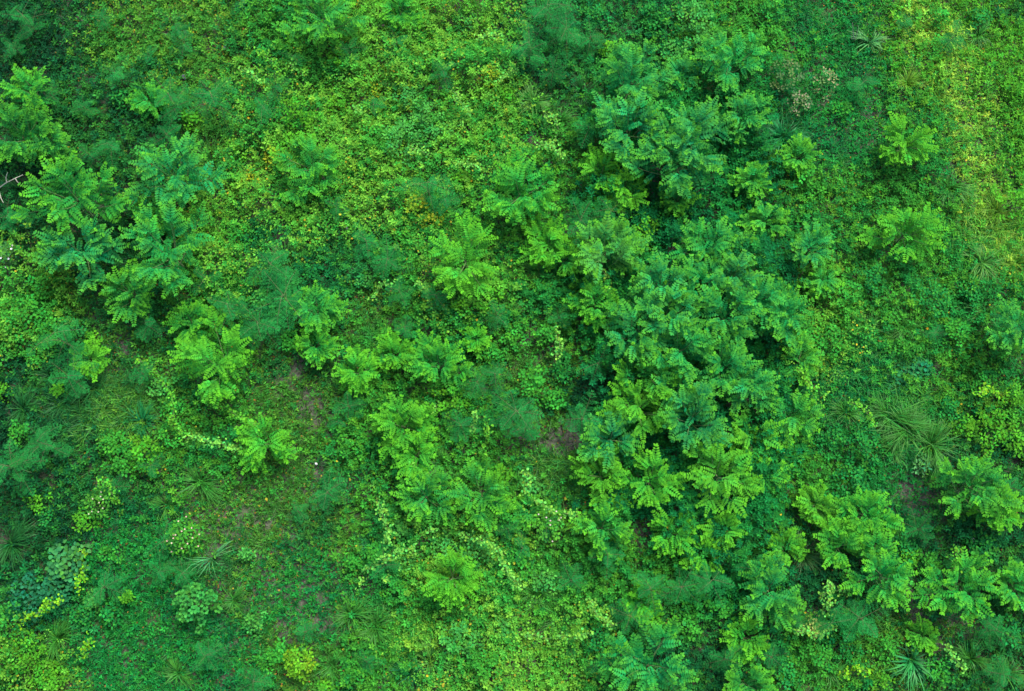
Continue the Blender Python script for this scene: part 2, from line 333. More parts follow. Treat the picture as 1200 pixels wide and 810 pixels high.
# denser grass swards
SW = [(1040, 470, 60, 30), (1065, 510, 55, 30), (900, 165, 45, 30), (1000, 420, 60, 30), (120, 480, 60, 35), (690, 680, 40, 30), (640, 690, 35, 30), (470, 740, 45, 35), (1140, 290, 40, 40),
      (1050, 400, 45, 25), (60, 500, 45, 30), (940, 480, 40, 20), (1000, 590, 40, 30), (660, 330, 45, 35), (330, 20, 25, 40), (440, 410, 20, 20), (640, 560, 60, 25), (700, 650, 40, 20), (870, 660, 50, 25), (1190, 300, 30, 30), (590, 130, 40, 30)]
for x, y, rx, ry in SW:
    k = int(rx * ry * .22); aa = U(0, 2 * pi, k); rr = np.sqrt(RA(k)) * (1 + rng.normal(0, .18, k)); xs, ys = x + rx * rr * np.cos(aa), y + ry * rr * np.sin(aa)
    P = np.array([at(a, b) for a, b in zip(xs, ys)]); zz = terrain(P[:, 0], P[:, 1]); cd = codes(P[:, 0], P[:, 1])
    col = np.array([COVER[chr(q)][4][rng.integers(3)] for q in cd]) * [1.15, 1.05, .8]
    sprays(BG, P[:, 0], P[:, 1], zz + .02, col * 1.15, 5, .28, .015, .45, 1.3)
link('creeping_ground_cover', BC.mesh('creeping_ground_cover', M_LEAF), kind='stuff', label='low creeping weeds with small round leaves over the ground')
link('low_herbs', BH.mesh('low_herbs', M_LEAF), kind='stuff', label='low green herbs growing through the ground cover')
link('clover_cover', BL.mesh('clover_cover', M_LEAF), kind='stuff', label='fine small-leaved green mat over the ground')
link('wild_grass', BG.mesh('wild_grass', M_GRASS), kind='stuff', label='thin wild grass between the weeds')
# leaf litter
B = Batch(); n = 9000; X = U(-10, 10, n); Y = U(-6.6, 7.6, n); kp = RA(n) < .25 + bare(X, Y) * .8; X = X[kp]; Y = Y[kp]; n = len(X)
az = U(0, 2 * pi, n); B.leaves(pts3(X, Y, terrain(X, Y) + .012 + U(0, .02, n)), pts3(np.cos(az), np.sin(az), U(-.1, .2, n)), randN(n, .25), U(.02, .05, n), U(.012, .025, n), vary((.085, .075, .035), n, .4, .03))
link('leaf_litter', B.mesh('leaf_litter', M_PETAL), kind='stuff', label='brown dead leaves on bare soil')

# ------------------------------------------------------------------ catalogue of things, filled by the builders, labelled at the end
THINGS = []   # (object, plan x, plan y, phrase, kind word, fixed label or None)
def root(name, X, Y, z=None):
    o = bpy.data.objects.new(name, None); COL.objects.link(o); o.empty_display_size = .2
    o.location = (X, Y, float(terrain(np.array(X), np.array(Y))) - .01 if z is None else z); return o

# ---- pinnate-leaved saplings
TONEW = dict(b='blue-green', g='mid-green', l='lime-tipped', d='dark green', p='pale green')
def sapling(x, y, r, tone, hk=1.0, label=None):
    Rr = r * PX; h = (.66 + Rr * 1.05) * min(hk, 1 + (hk - 1) * .5); rc = max(Rr * .64, Rr - .14)
    cx, cy = at(x, y, h * .72)
    o = root('sapling', cx, cy); zb = -.03
    an = U(.84, 1.18); base = np.array(TONES[tone]) * U(.88, 1.14) * np.array([U(.7, 1.6), 1, U(.8, 1.15)]); yg = dict(b=.75, g=1.0, l=1.15, d=.75, p=.9)[tone]
    lean = rng.normal(0, .05, 2) * h
    tp = np.array([[0, 0, zb], [lean[0] * .4, lean[1] * .4, h * .3], [lean[0], lean[1], h * .62]])
    link('trunk', tubes_mesh('trunk', [(tp, .012 + .012 * Rr, .010 + .006 * Rr)], M_BARK), o)
    nb = int(5 + Rr * 9.5); B = Batch(); a0 = U(0, 6)
    FP = []; FD = []; FL = []; FY = []
    for i in range(nb):
        t0 = U(.35, 1); s = tp[0] * 0 + np.array([lean[0] * t0, lean[1] * t0, h * .62 * t0])
        rr = math.sqrt((i + .6) / nb) * U(.62, 1.12); az = a0 + i * 2.4 + U(-.6, .6)
        e = np.array([math.cos(az) * rr * rc * an + lean[0], math.sin(az) * rr * rc / an + lean[1], h * (1 - .34 * rr ** 2) * U(.86, 1.04)])
        mid = s * .5 + e * .5 + np.array([math.cos(az), math.sin(az), 0]) * Rr * rr * .12 - np.array([0, 0, .03 * h])
        t = np.linspace(0, 1, 7)[:, None]; cv = (1 - t) ** 2 * s + 2 * t * (1 - t) * mid + t * t * e
        if Rr > .2: link('branch', tubes_mesh('branch', [(cv, .006 + .004 * Rr, .003)], M_BARK), o)
        ln = np.linalg.norm(e - s); nf = max(4, int(ln * .80 / .118))
        for q in range(nf):
            tt = .28 + .72 * (q + .5) / nf; p = (1 - tt) ** 2 * s + 2 * tt * (1 - tt) * mid + tt * tt * e
            if p[2] < h * .33: continue
            tg = 2 * (1 - tt) * (mid - s) + 2 * tt * (e - mid); a_t = math.atan2(tg[1], tg[0])
            side = (1 if q % 2 else -1) * U(.45, 1.15)
            a2 = a_t + side; FP.append(p); FD.append((a2, U(.05, .5))); FL.append(U(.20, .38) * (1.12 - .30 * tt)); FY.append(min(1, .25 + tt * .8) * yg * U(.35, 1.15))
        for q in range(3):
            FP.append(e); FD.append((math.atan2(tg[1], tg[0]) + (q - 1) * .75 + U(-.2, .2), U(.25, .9))); FL.append(U(.25, .34) if q == 1 else U(.18, .26)); FY.append(yg * U(.6, 1.2))
    for q in range(3 + int(Rr * 4)):      # inner shoots on the leader
        FP.append(np.array([lean[0], lean[1], h * U(.55, .72)])); FD.append((U(0, 6.28), U(.5, 1.2))); FL.append(U(.2, .32)); FY.append(yg * U(.2, .8))
    FP = np.array(FP); FD = np.array(FD); FL = np.array(FL) * min(1.0, .58 + Rr * .55); FY = np.array(FY); nf = len(FP)
    # rachis points, arching over
    K = 7; tt = (np.arange(K) + .8) / K
    el = FD[:, 1]; bend = U(.05, .6, nf)
    ex = FL[:, None] * np.cumsum(np.cos(el[:, None] - bend[:, None] * tt), 1) / K
    ez = FL[:, None] * np.cumsum(np.sin(el[:, None] - bend[:, None] * tt), 1) / K
    hx = np.cos(FD[:, 0])[:, None]; hy = np.sin(FD[:, 0])[:, None]
    RP = np.stack([FP[:, 0:1] + ex * hx, FP[:, 1:2] + ex * hy, FP[:, 2:3] + ez], -1)
    T = np.gradient(RP, axis=1); T = nrm(T); roll = rng.normal(0, .34, nf)[:, None, None]
    S = np.broadcast_to(np.stack([-hy, hx, 0 * hx], -1), T.shape); N = nrm(np.cross(T, S)) * -1; N = np.where(N[..., 2:3] < 0, -N, N)
    S2 = nrm(S + N * roll); N2 = nrm(np.cross(T, S2)); N2 = np.where(N2[..., 2:3] < 0, -N2, N2)
    cf = vary(base, nf, .22, .12)
    size = (np.interp(tt, [0, .15, .55, 1.1], [.6, .95, 1, .42]))[None, :, None]
    for sg in (-1, 1):
        D = nrm(S2 * sg + T * .55 + N2 * rng.normal(0, .14, T.shape[:2])[..., None] - np.array([0, 0, .06]))
        L = (FL[:, None] * .285 * size[..., 0] * U(.9, 1.1, (nf, K))).ravel()
        yy = np.clip(FY[:, None] * (.08 + .95 * tt[None] ** 2.5) + rng.normal(0, .05, (nf, K)), 0, 1)[..., None]
        C = cf[:, None] * (1 - yy) + YOUNG * yy; C = C * (1 + rng.normal(0, .07, (nf, K, 1)))
        y2 = np.clip(yy + FY[:, None, None] * U(.1, .65, (nf, K, 1)), 0, .95); CT = C * (1 - y2) + YOUNG * y2
        B.leaves(RP.reshape(-1, 3), D.reshape(-1, 3), (N2 + rng.normal(0, .07, N2.shape)).reshape(-1, 3), L, L * .47, C.reshape(-1, 3), .15, (.30, .76, .44, .48), .08, CT.reshape(-1, 3))
    yy = np.clip(FY * .85 + rng.normal(0, .12, nf), 0, .95)[:, None]; ctip = cf * (1 - yy) + YOUNG * yy
    for a5 in (-.75, 0, .75):
        D = T[:, -1] * math.cos(a5) + S2[:, -1] * math.sin(a5) + rng.normal(0, .12, (nf, 3)); L5 = U(.045, .070, nf)
        B.leaves(RP[:, -1], D, N2[:, -1] * .5 + np.array([0, 0, .6]) + rng.normal(0, .15, (nf, 3)), L5, L5 * .52, ctip * (1 + rng.normal(0, .08, (nf, 1))), .15)
    link('crown', B.mesh('crown', M_LEAF), o)
    o['category'] = 'sapling'; o['group'] = 'young pinnate-leaved saplings'
    sz = 'large' if r >= 46 else ('mid-sized' if r >= 32 else 'small')
    THINGS.append((o, x, y, f'{sz} {TONEW[tone]} sapling', 'sapling', label)); return o

SAP = [(40,105,32,'g',.8),(22,162,48,'d',1),(178,122,22,'g',.6),(85,232,60,'g',1.1),(100,305,50,'b',1.05),(200,208,54,'b',1.1),(197,292,58,'b',1.2),(150,345,36,'g',.8),
 (222,378,30,'g',.7),(256,430,54,'l',1),(108,422,20,'l',.6),(375,18,50,'g',.9),(468,15,28,'g',.7),(368,195,46,'g',.8),
 (738,92,50,'b',1.15),(862,80,44,'b',1.1),(745,155,50,'b',1.1),(812,155,54,'b',1.3),(868,135,30,'b',1),(800,200,52,'b',1.1),(700,205,34,'l',.8),(800,92,24,'b',.9),
 (606,230,52,'g',.95),(640,285,32,'l',.7),(790,240,22,'g',.7),(880,212,22,'g',.6),(932,190,24,'g',.6),(897,258,26,'g',.7),(948,296,28,'b',.8),
 (708,312,48,'p',1),(828,292,40,'b',1),(735,292,28,'b',1),(812,335,34,'b',1.3),(852,328,32,'b',1.3),(775,330,38,'b',1.2),(778,376,42,'b',1.3),(838,370,42,'b',1.3),(885,345,40,'b',1.2),
 (918,368,36,'b',1),(742,395,46,'b',1.1),(800,415,46,'b',1.2),(700,355,30,'g',.8),(846,432,38,'b',1.2),(752,440,38,'g',1),(745,475,40,'l',.9),(815,492,46,'b',1.2),(790,462,30,'b',1),
 (720,515,38,'b',.9),(704,558,38,'l',.8),(762,560,40,'l',.8),(838,560,46,'l',.9),(884,505,36,'l',.8),(925,492,34,'g',.8),(880,450,34,'b',1),(895,560,28,'g',.7),
 (1060,172,34,'l',.8),(1063,272,40,'l',.9),(1186,388,38,'b',1),(1138,572,46,'g',1),(1172,600,28,'l',.8),(1014,605,34,'g',.8),(955,590,24,'l',.6),(985,645,32,'g',.8),
 (1030,682,42,'g',.9),(905,702,42,'b',.9),(875,745,26,'l',.6),(770,782,56,'b',1),(880,800,30,'g',.8),(750,705,22,'l',.6),(783,622,28,'l',.7),(848,622,24,'l',.7),(825,652,22,'l',.6),
 (706,616,34,'g',.8),(562,582,40,'g',.8),(470,492,40,'l',.8),(485,532,32,'l',.8),(496,582,36,'g',.8),(516,432,36,'g',.8),(462,415,22,'l',.6),(420,432,26,'l',.7),
 (372,362,32,'g',.8),(370,408,24,'g',.7),(312,518,34,'l',.7),(530,675,36,'l',.8),(542,308,50,'l',.9),(1132,692,44,'g',.9),(1192,690,30,'g',.8),(920,640,20,'l',.6),
 (960,330,20,'g',.6),(560,400,12,'l',.5),(185,255,26,'d',.8),(60,178,30,'d',.9),(725,225,30,'l',.8),(660,310,22,'g',.6),(870,295,26,'b',.9),(935,420,28,'g',.7),(620,600,20,'g',.5),(1080,745,14,'l',.4)]
SAP_LAB = {(256,430): 'bright lime-tipped sapling standing alone below the dark left thicket', (542,308): 'star-shaped light green sapling standing alone left of photo centre',
 (1060,172): 'upper of two lone light green saplings on the mat left of the yellow strip', (1063,272): 'lower of two lone light green saplings on the mat left of the yellow strip',
 (606,230): 'large light green sapling between the star-shaped one and the top thicket', (375,18): 'mid-green sapling cut by the top edge, left of the yellowing creeper',
 (770,782): 'large blue-green sapling cut by the bottom edge, right of centre', (948,296): 'solitary blue-green frondy sapling just right of the big central thicket',
 (1186,388): 'blue-green sapling cut by the right edge at mid height'}
for s in SAP: sapling(*s, label=SAP_LAB.get(s[:2]))

# ---- feathery fine-leaved shrubs (a few shapes, copied)
def feather_mesh(Rr, h, seed):
    B = Batch(); nf = 13; az = np.arange(nf) * 2.4 + U(-.5, .5, nf); z = h * U(.35, .98, nf); el = U(-.1, .9, nf); L = Rr * U(.5, 1.3, nf)
    K = 9; tt = (np.arange(K) + 1) / K; bend = U(.4, 1.2, nf)
    ex = L[:, None] * np.cumsum(np.cos(el[:, None] - bend[:, None] * tt), 1) / K; ez = L[:, None] * np.cumsum(np.sin(el[:, None] - bend[:, None] * tt), 1) / K
    hx, hy = np.cos(az)[:, None], np.sin(az)[:, None]; RP = np.stack([ex * hx, ex * hy, z[:, None] + ez], -1)
    T = nrm(np.gradient(RP, axis=1)); S = np.broadcast_to(np.stack([-hy, hx, 0 * hx], -1), T.shape)
    cf = vary((.016, .205, .040), nf, .18, .05)
    for sg in (-1, 1):
        D = nrm(S * sg + T * .5 + rng.normal(0, .15, T.shape)); pl = (L[:, None] * .30 * np.sin(tt * 2.6 + .4)[None])[..., None]
        for q in range(8):
            P = RP + D * pl * (q + 1) / 8; s2 = nrm(np.cross(D, np.array([0, 0, 1.])))
            for s3 in (-1, 1):
                DD = (s2 * s3 + D * .5 + rng.normal(0, .3, D.shape)).reshape(-1, 3); nn = len(DD)
                B.leaves(P.reshape(-1, 3), DD, randN(nn, .3), U(.012, .022, nn), U(.004, .007, nn), np.repeat(cf, K, 0) * (1 + rng.normal(0, .08, (nn, 1))), .1)
    st_ = [(np.array([[0, 0, -.03], [U(-.02, .02), U(-.02, .02), h * .5], [U(-.03, .03), U(-.03, .03), h * .9]]), .009, .004)]
    for i in range(nf): st_.append((np.concatenate([[[0, 0, z[i]]], RP[i, ::2]]), .003, .0015))
    return B.mesh('foliage', M_FEA), tubes_mesh('stem', st_, M_STEM)
FEA = [(30,22,26),(122,24,16),(140,92,20),(205,32,18),(216,50,18),(175,66,14),(203,118,30),(255,122,30),(195,158,24),(102,130,15),(62,115,16),(132,176,20),(108,185,16),
 (410,60,20),(465,50,20),(345,72,15),(322,98,20),(308,125,22),(462,98,14),(520,90,20),(437,122,18),(640,15,30),(664,35,28),(620,62,28),(692,42,20),(648,80,20),(690,150,24),(502,222,28),(522,238,20),
 (430,285,20),(455,305,24),(395,246,16),(318,312,30),(335,350,34),(306,382,28),(272,362,26),(240,325,20),(172,380,22),(10,255,22),(75,400,30),(82,442,28),(170,440,16),(50,520,28),(16,548,32),
 (180,546,16),(136,570,16),(605,482,30),(615,505,20),(580,440,18),(540,498,22),(682,492,26),(700,430,22),(655,375,16),(512,350,20),(582,372,18),(470,348,18),(475,386,16),(384,578,22),(410,478,18),(395,495,14),
 (452,662,20),(430,775,16),(360,740,16),(545,740,12),(670,680,20),(612,642,16),(666,755,14),(712,650,22),(762,690,26),(798,688,22),(738,722,22),(832,680,26),(885,668,20),(850,772,20),(1008,725,30),(968,730,20),
 (1080,620,20),(1186,570,20),(1165,738,22),(1170,790,20),(905,770,20),(680,262,24),(715,252,24),(1010,100,20),(920,96,16),(1118,42,20),(1060,28,14),(198,636,20),(190,670,18),(120,688,22),(216,672,18),(245,768,20),(300,798,22),
 (560,450,18),(595,620,14),(20,60,16),(820,590,16),(935,730,14),(450,420,12),(640,620,14),(700,780,16),(1095,390,14),(350,600,14)]
FV = []
for i in range(12):
    FV.append((feather_mesh(.36, .75 + .05 * (i % 4), i), .36))
for i, (x, y, r) in enumerate(FEA):
    (fm, sm), r0 = FV[i % 12]; k = r * PX / r0; cx, cy = at(x, y, .7 * k)
    o = root('feathery_shrub', cx, cy); o.rotation_euler = (0, 0, U(0, 6.28)); o.scale = (k, k, k * U(.9, 1.3))
    link('stem', sm, o); link('foliage', fm, o)
    o['category'] = 'shrub'; o['group'] = 'soft feathery fine-leaved shrubs'
    THINGS.append((o, x, y, ('broad' if r >= 26 else 'medium' if r >= 19 else 'small') + ' feathery blue-green shrub', 'feathery shrub', None))

# ---- grass tufts
def tuft(x, y, r, col, W=.014, dens=1.0, phrase='grass tuft', label=None, flat=0.0):
    L = r * PX * 1.2; cx, cy = at(x, y, .12); o_z = float(terrain(np.array(cx), np.array(cy)))
    n = int(180 * dens * (.6 + r / 30)); az = U(0, 2 * pi, n); B = Batch(); rr = np.abs(rng.normal(0, .05, n)); az = az + .7 * np.sin(az * 2 + U(0, 6)) + .35 * np.sin(az * 5 + U(0, 6))
    P = pts3(np.cos(az) * rr, np.sin(az) * rr, np.full(n, .08))
    el = np.clip(rng.normal(.92 - flat, .26, n), .25, 1.5)
    B.blades(P, az, U(.35, 1.2, n) * L * (1 + .18 * np.sin(az + U(0, 6))), U(W * .7, W * 1.2, n), el, U(.3, .85, n), vary(col, n, .35, .12), np.array(col) * [1.5, 1.25, .9])
    o = link('grass_tuft', B.mesh('grass_tuft', M_GRASS), None, (cx, cy, o_z - .005), category='grass', group='tufts of wild grass')
    THINGS.append((o, x, y, phrase, 'grass tuft', label)); return o
for x, y, r, k in TUF: tuft(x, y, r, GT[k][0], phrase=GT[k][1])
tuft(940, 650, 26, (.024, .10, .022), dens=1.1, label='dense dull olive grass tuft with brownish centre right of the lower thicket')
tuft(1068, 773, 28, (.018, .17, .035), W=.032, dens=.5, label='bright green tuft of broad strap-like blades near the bottom right', flat=.15)
tuft(249, 655, 30, (.05, .23, .07), W=.013, dens=.15, label='sparse tuft of long pale arching blades above the round pale bush')
tuft(1018, 52, 22, (.05, .20, .05), W=.022, dens=.25, label='sparse bright tuft of wide blades beside the bleached stalks at top')

# ---- trailing vines
VIN = [([(612,22),(618,48),(612,72),(600,85),(586,92)],'p'),([(636,135),(652,140),(655,158),(648,172),(656,182)],'p'),([(630,168),(645,172),(660,182)],'p'),([(415,124),(426,136),(440,152)],'p'),([(338,72),(345,84),(357,88)],'p'),
 ([(556,45),(572,42),(584,40)],'p'),([(505,32),(510,58),(500,76)],'l'),([(160,420),(185,438),(204,468),(200,498),(215,512)],'l'),([(215,512),(240,515),(262,522),(284,526)],'p'),([(420,688),(428,668),(448,658),(470,646),(484,642)],'p'),
 ([(485,645),(472,658),(462,672),(450,682)],'p'),([(500,622),(522,618),(545,628),(566,634),(590,648)],'p'),([(556,480),(556,500),(546,515),(538,526)],'p'),([(505,485),(512,475),(524,472),(538,480)],'p'),([(618,585),(636,590),(650,602)],'p'),
 ([(612,552),(622,562),(614,576)],'p'),([(94,642),(97,662),(92,692)],'y'),([(20,732),(45,716),(70,702)],'y'),([(102,748),(100,768)],'y'),([(648,378),(656,400),(652,420)],'p'),([(468,212),(478,228),(492,240)],'p'),([(930,738),(958,744),(985,736)],'p'),
 ([(985,792),(1003,782),(1018,786)],'y'),([(1108,756),(1118,772),(1132,784)],'p'),([(436,566),(444,590),(452,612),(456,640)],'p'),([(612,744),(650,748),(690,744)],'p'),([(436,350),(447,334),(458,330)],'p'),([(1142,462),(1158,456),(1176,462)],'y'),
 ([(702,296),(708,318),(716,344)],'p'),([(958,698),(980,692),(1006,686)],'p'),([(585,655),(596,672),(610,690)],'p'),([(300,60),(320,72),(330,90)],'l'),([(478,172),(500,180),(530,190),(560,196)],'p'),([(530,105),(548,130),(540,150)],'p'),([(488,330),(500,345),(508,362)],'p'),
 ([(560,530),(572,512),(570,495)],'l'),([(115,560),(128,572),(138,590)],'l'),([(690,700),(700,720),(720,735)],'p'),([(996,470),(1014,480),(1026,500)],'l'),([(932,430),(945,445),(955,455)],'l'),([(480,540),(482,560),(478,580)],'p'),([(280,80),(300,90),(318,110)],'p'),([(970,680),(975,700),(965,720)],'p'),
 ([(255,475),(285,490),(300,500)],'l'),([(1120,640),(1122,660),(1112,670)],'l'),([(660,600),(690,610),(700,640)],'p')]
for pl, tone in VIN:
    pl = np.array(pl, float); seg = np.r_[0, np.cumsum(np.hypot(*np.diff(pl, axis=0).T))]; ln = seg[-1]; n = max(8, int(ln / 1.7)); s = np.linspace(0, ln, n)
    xs = np.interp(s, seg, pl[:, 0]) + np.sin(s * .25) * 1.5; ys = np.interp(s, seg, pl[:, 1]) + np.cos(s * .21) * 1.5
    hz = .55 + .25 * np.sin(s * .06 + U(0, 6)) + .08 * np.sin(s * .3); hz[0] = .25
    W = np.array([at(a, b, c) for a, b, c in zip(xs, ys, hz)]); W = np.c_[W, hz]; o = root('trailing_vine', W[0, 0], W[0, 1]); off = np.array(o.location); W = W - off
    st_ = np.vstack([[[0, 0, -.03]], W]); link('stem', tubes_mesh('stem', [(st_, .006, .003)], M_STEM), o)
    B = Batch(); k = 4; P = np.repeat(W, k, 0) + rng.normal(0, .030, (n * k, 3)) * (.4 + 1.2 * np.abs(np.sin(np.repeat(np.arange(n), k) * .35 + U(0, 6))))[:, None]; az = U(0, 2 * pi, n * k)
    col = dict(p=(.105, .33, .042), l=(.070, .28, .02), y=(.12, .33, .012))[tone]
    B.leaves(P, pts3(np.cos(az), np.sin(az), U(-.3, .3, n * k)), randN(n * k, .35), U(.026, .058, n * k), U(.022, .046, n * k), vary(col, n * k, .28, .12))
    link('foliage', B.mesh('foliage', M_LEAF), o); o['category'] = 'vine'; o['group'] = 'trailing leafy vines'
    mx, my = pl[len(pl) // 2]
    THINGS.append((o, mx, my, ('long' if ln > 60 else 'short') + dict(p=' pale green', l=' lime green', y=' yellow-green')[tone] + ' trailing vine', 'vine', None))

# ---- small leafy weeds (bushy, oval or round leaves)
def bushy(x, y, r, col, L=.06, W=.04, h=.7, dens=1.0, young=.3, name='leafy_weed', phrase='leafy weed', label=None, flowers=None, cat='weed', group='bushy leafy weeds', cluster=6, dome=.55, tipcol=None):
    Rr = r * PX * .92; cx, cy = at(x, y, h * .6); o = root(name, cx, cy); B = Batch()
    ns = int(22 * dens * (.5 + Rr * Rr * 9)); az = np.arange(ns) * 2.4 + U(-.4, .4, ns); rr = np.sqrt((np.arange(ns) + .5) / ns) * U(.8, 1.05, ns)
    lob = 1 + .28 * np.sin(az * 2 + U(0, 6)) + .22 * np.sin(az * 3 + U(0, 6)) if group else 1 + .12 * np.sin(az * 4 + U(0, 6)); rr = rr * lob * (U(.65, 1.25, ns) if group else 1)
    E = pts3(np.cos(az) * rr * Rr, np.sin(az) * rr * Rr, h * np.clip(1 - dome * rr ** 2, .2, 1) * U(.6 if group else .8, 1.05, ns))
    tb = []
    for e in E[::2]: tb.append((np.array([[0, 0, -.03], [e[0] * .35, e[1] * .35, e[2] * .5], e]), .006, .002))
    link('stem', tubes_mesh('stem', tb, M_STEM), o)
    k = cluster; j = np.arange(k)[None]; aj = U(0, 6.28, (ns, 1)) + j * 2.4
    P = E[:, None] + np.stack([np.cos(aj) * L * .35, np.sin(aj) * L * .35, -j * L * .22 + 0 * aj], -1)
    D = np.stack([np.cos(aj), np.sin(aj), .55 - .12 * j + 0 * aj], -1)
    C = vary(col, ns, .24, .10)[:, None] * np.ones((1, k, 1)); yy = (np.clip(1 - j / 3., 0, 1) * young * U(0, 1.4, (ns, 1)))[..., None]; yy = np.clip(yy, 0, 1)
    C = C * (1 - yy) + (YOUNG if tipcol is None else np.array(tipcol)) * yy; nn = ns * k
    B.leaves(P.reshape(-1, 3), D.reshape(-1, 3), randN(nn, .3), U(L * .75, L * 1.2, nn), U(W * .75, W * 1.2, nn), C.reshape(-1, 3), .2)
    link('foliage', B.mesh('foliage', M_LEAF), o)
    if flowers:
        fc, fn, fs = flowers; idx = rng.choice(ns, min(fn, ns), replace=False)
        for e in E[idx]:
            F = Batch(); kk = 6; a = np.arange(kk) * pi / 3 + U(0, 1); F.leaves(np.repeat([e + np.array([0, 0, .05])], kk, 0), pts3(np.cos(a), np.sin(a), np.full(kk, .25)), randN(kk, .1), fs, fs * .7, vary(fc, kk, .08, .02), .1)
            link('flower_head', F.mesh('flower_head', M_PETAL), o)
    o['category'] = cat; o['group'] = group
    THINGS.append((o, x, y, phrase, name.replace('_', ' '), label)); return o
LIME = (.024, .20, .020); MID = (.008, .15, .026); YEL = (.050, .23, .012)
bushy(230, 708, 27, (.026, .19, .030), .055, .052, .8, 1.0, .35, 'rounded_bush', label='rounded pale green bush of cupped leaves at the lower left', cat='bush', group=None, cluster=9, dome=.35, tipcol=(.075, .30, .040))
bushy(352, 776, 19, (.10, .27, .012), .06, .035, .7, 1.6, .8, 'bright_bush', label='small bright yellow-green bush near the bottom edge', cat='bush', group=None)
bushy(80, 662, 26, (.03, .17, .05), .075, .07, .6, 1, .4, 'leafy_weed', label='round-leaved light green weed above the bluish leaves at lower left', group=None)
bushy(38, 700, 34, (.010, .115, .046), .06, .055, .45, .8, .25, 'leafy_weed', label='bluish grey-green round-leaved weed near the lower left edge', group=None, tipcol=(.03, .20, .085))
bushy(70, 690, 24, (.012, .115, .038), .06, .055, .45, .8, .2, 'leafy_weed', label='dusky blue-green weed just right of the bluish leaves at lower left', group=None, tipcol=(.03, .2, .065))
bushy(1052, 442, 26, (.014, .15, .048), .06, .055, .25, .8, .2, 'leafy_weed', label='flat blue-green round-leaved weed spreading over the bare soil at right', group=None)
bushy(1078, 432, 14, (.014, .16, .052), .07, .06, .25, .8, .1, 'leafy_weed', label='few broad blue-green leaves right of the purple-grey soil patch', group=None)
bushy(1080, 545, 12, (.05, .2, .06), .07, .03, .4, .8, .5, 'leafy_weed', label='small pale rosette weed at the foot of the long grass tufts', group=None)
bushy(217, 630, 24, (.035, .20, .02), .06, .035, .8, 1.3, .6, 'flowering_weed', label='bright green weed dotted with pinkish white flowers above the round bush', flowers=((.50, .36, .28), 16, .016), group=None)
bushy(642, 612, 26, (.045, .20, .02), .06, .04, .7, 1.1, .5, 'flowering_weed', label='lime green weed with a few white flowers in the lower middle', flowers=((.5, .44, .36), 9, .016), group=None)
bushy(118, 590, 22, (.035, .18, .02), .06, .035, .6, 1.0, .5, 'flowering_weed', label='green weed with small white flower heads at lower left', flowers=((.42, .40, .28), 9, .015), group=None)
bushy(12, 300, 18, (.04, .14, .03), .05, .03, .7, 1.0, .5, 'flowering_weed', label='weed with tiny white flowers at the left edge', flowers=((.6, .6, .6), 8, .022), group=None)
bushy(918, 92, 26, (.05, .13, .035), .05, .03, .9, .8, .3, 'seeding_weed', label='tall dull weed with brownish seed heads right of the top thicket', tipcol=(.30, .26, .13), group=None)
bushy(965, 98, 18, (.05, .14, .035), .05, .03, .9, .7, .9, 'seeding_weed', label='slim weed with tan seed heads left of the emerald mat', tipcol=(.30, .24, .12), group=None)
bushy(935, 125, 18, (.05, .14, .035), .05, .03, .7, .8, .8, 'seeding_weed', label='short weed with dull pinkish tips under the tall seeding weed', tipcol=(.24, .2, .13), group=None)
bushy(950, 735, 12, (.09, .2, .03), .05, .03, .6, 1.2, .9, 'flowering_weed', label='small weed with creamy yellow heads on the lower right thicket', tipcol=(.45, .42, .12), group=None)
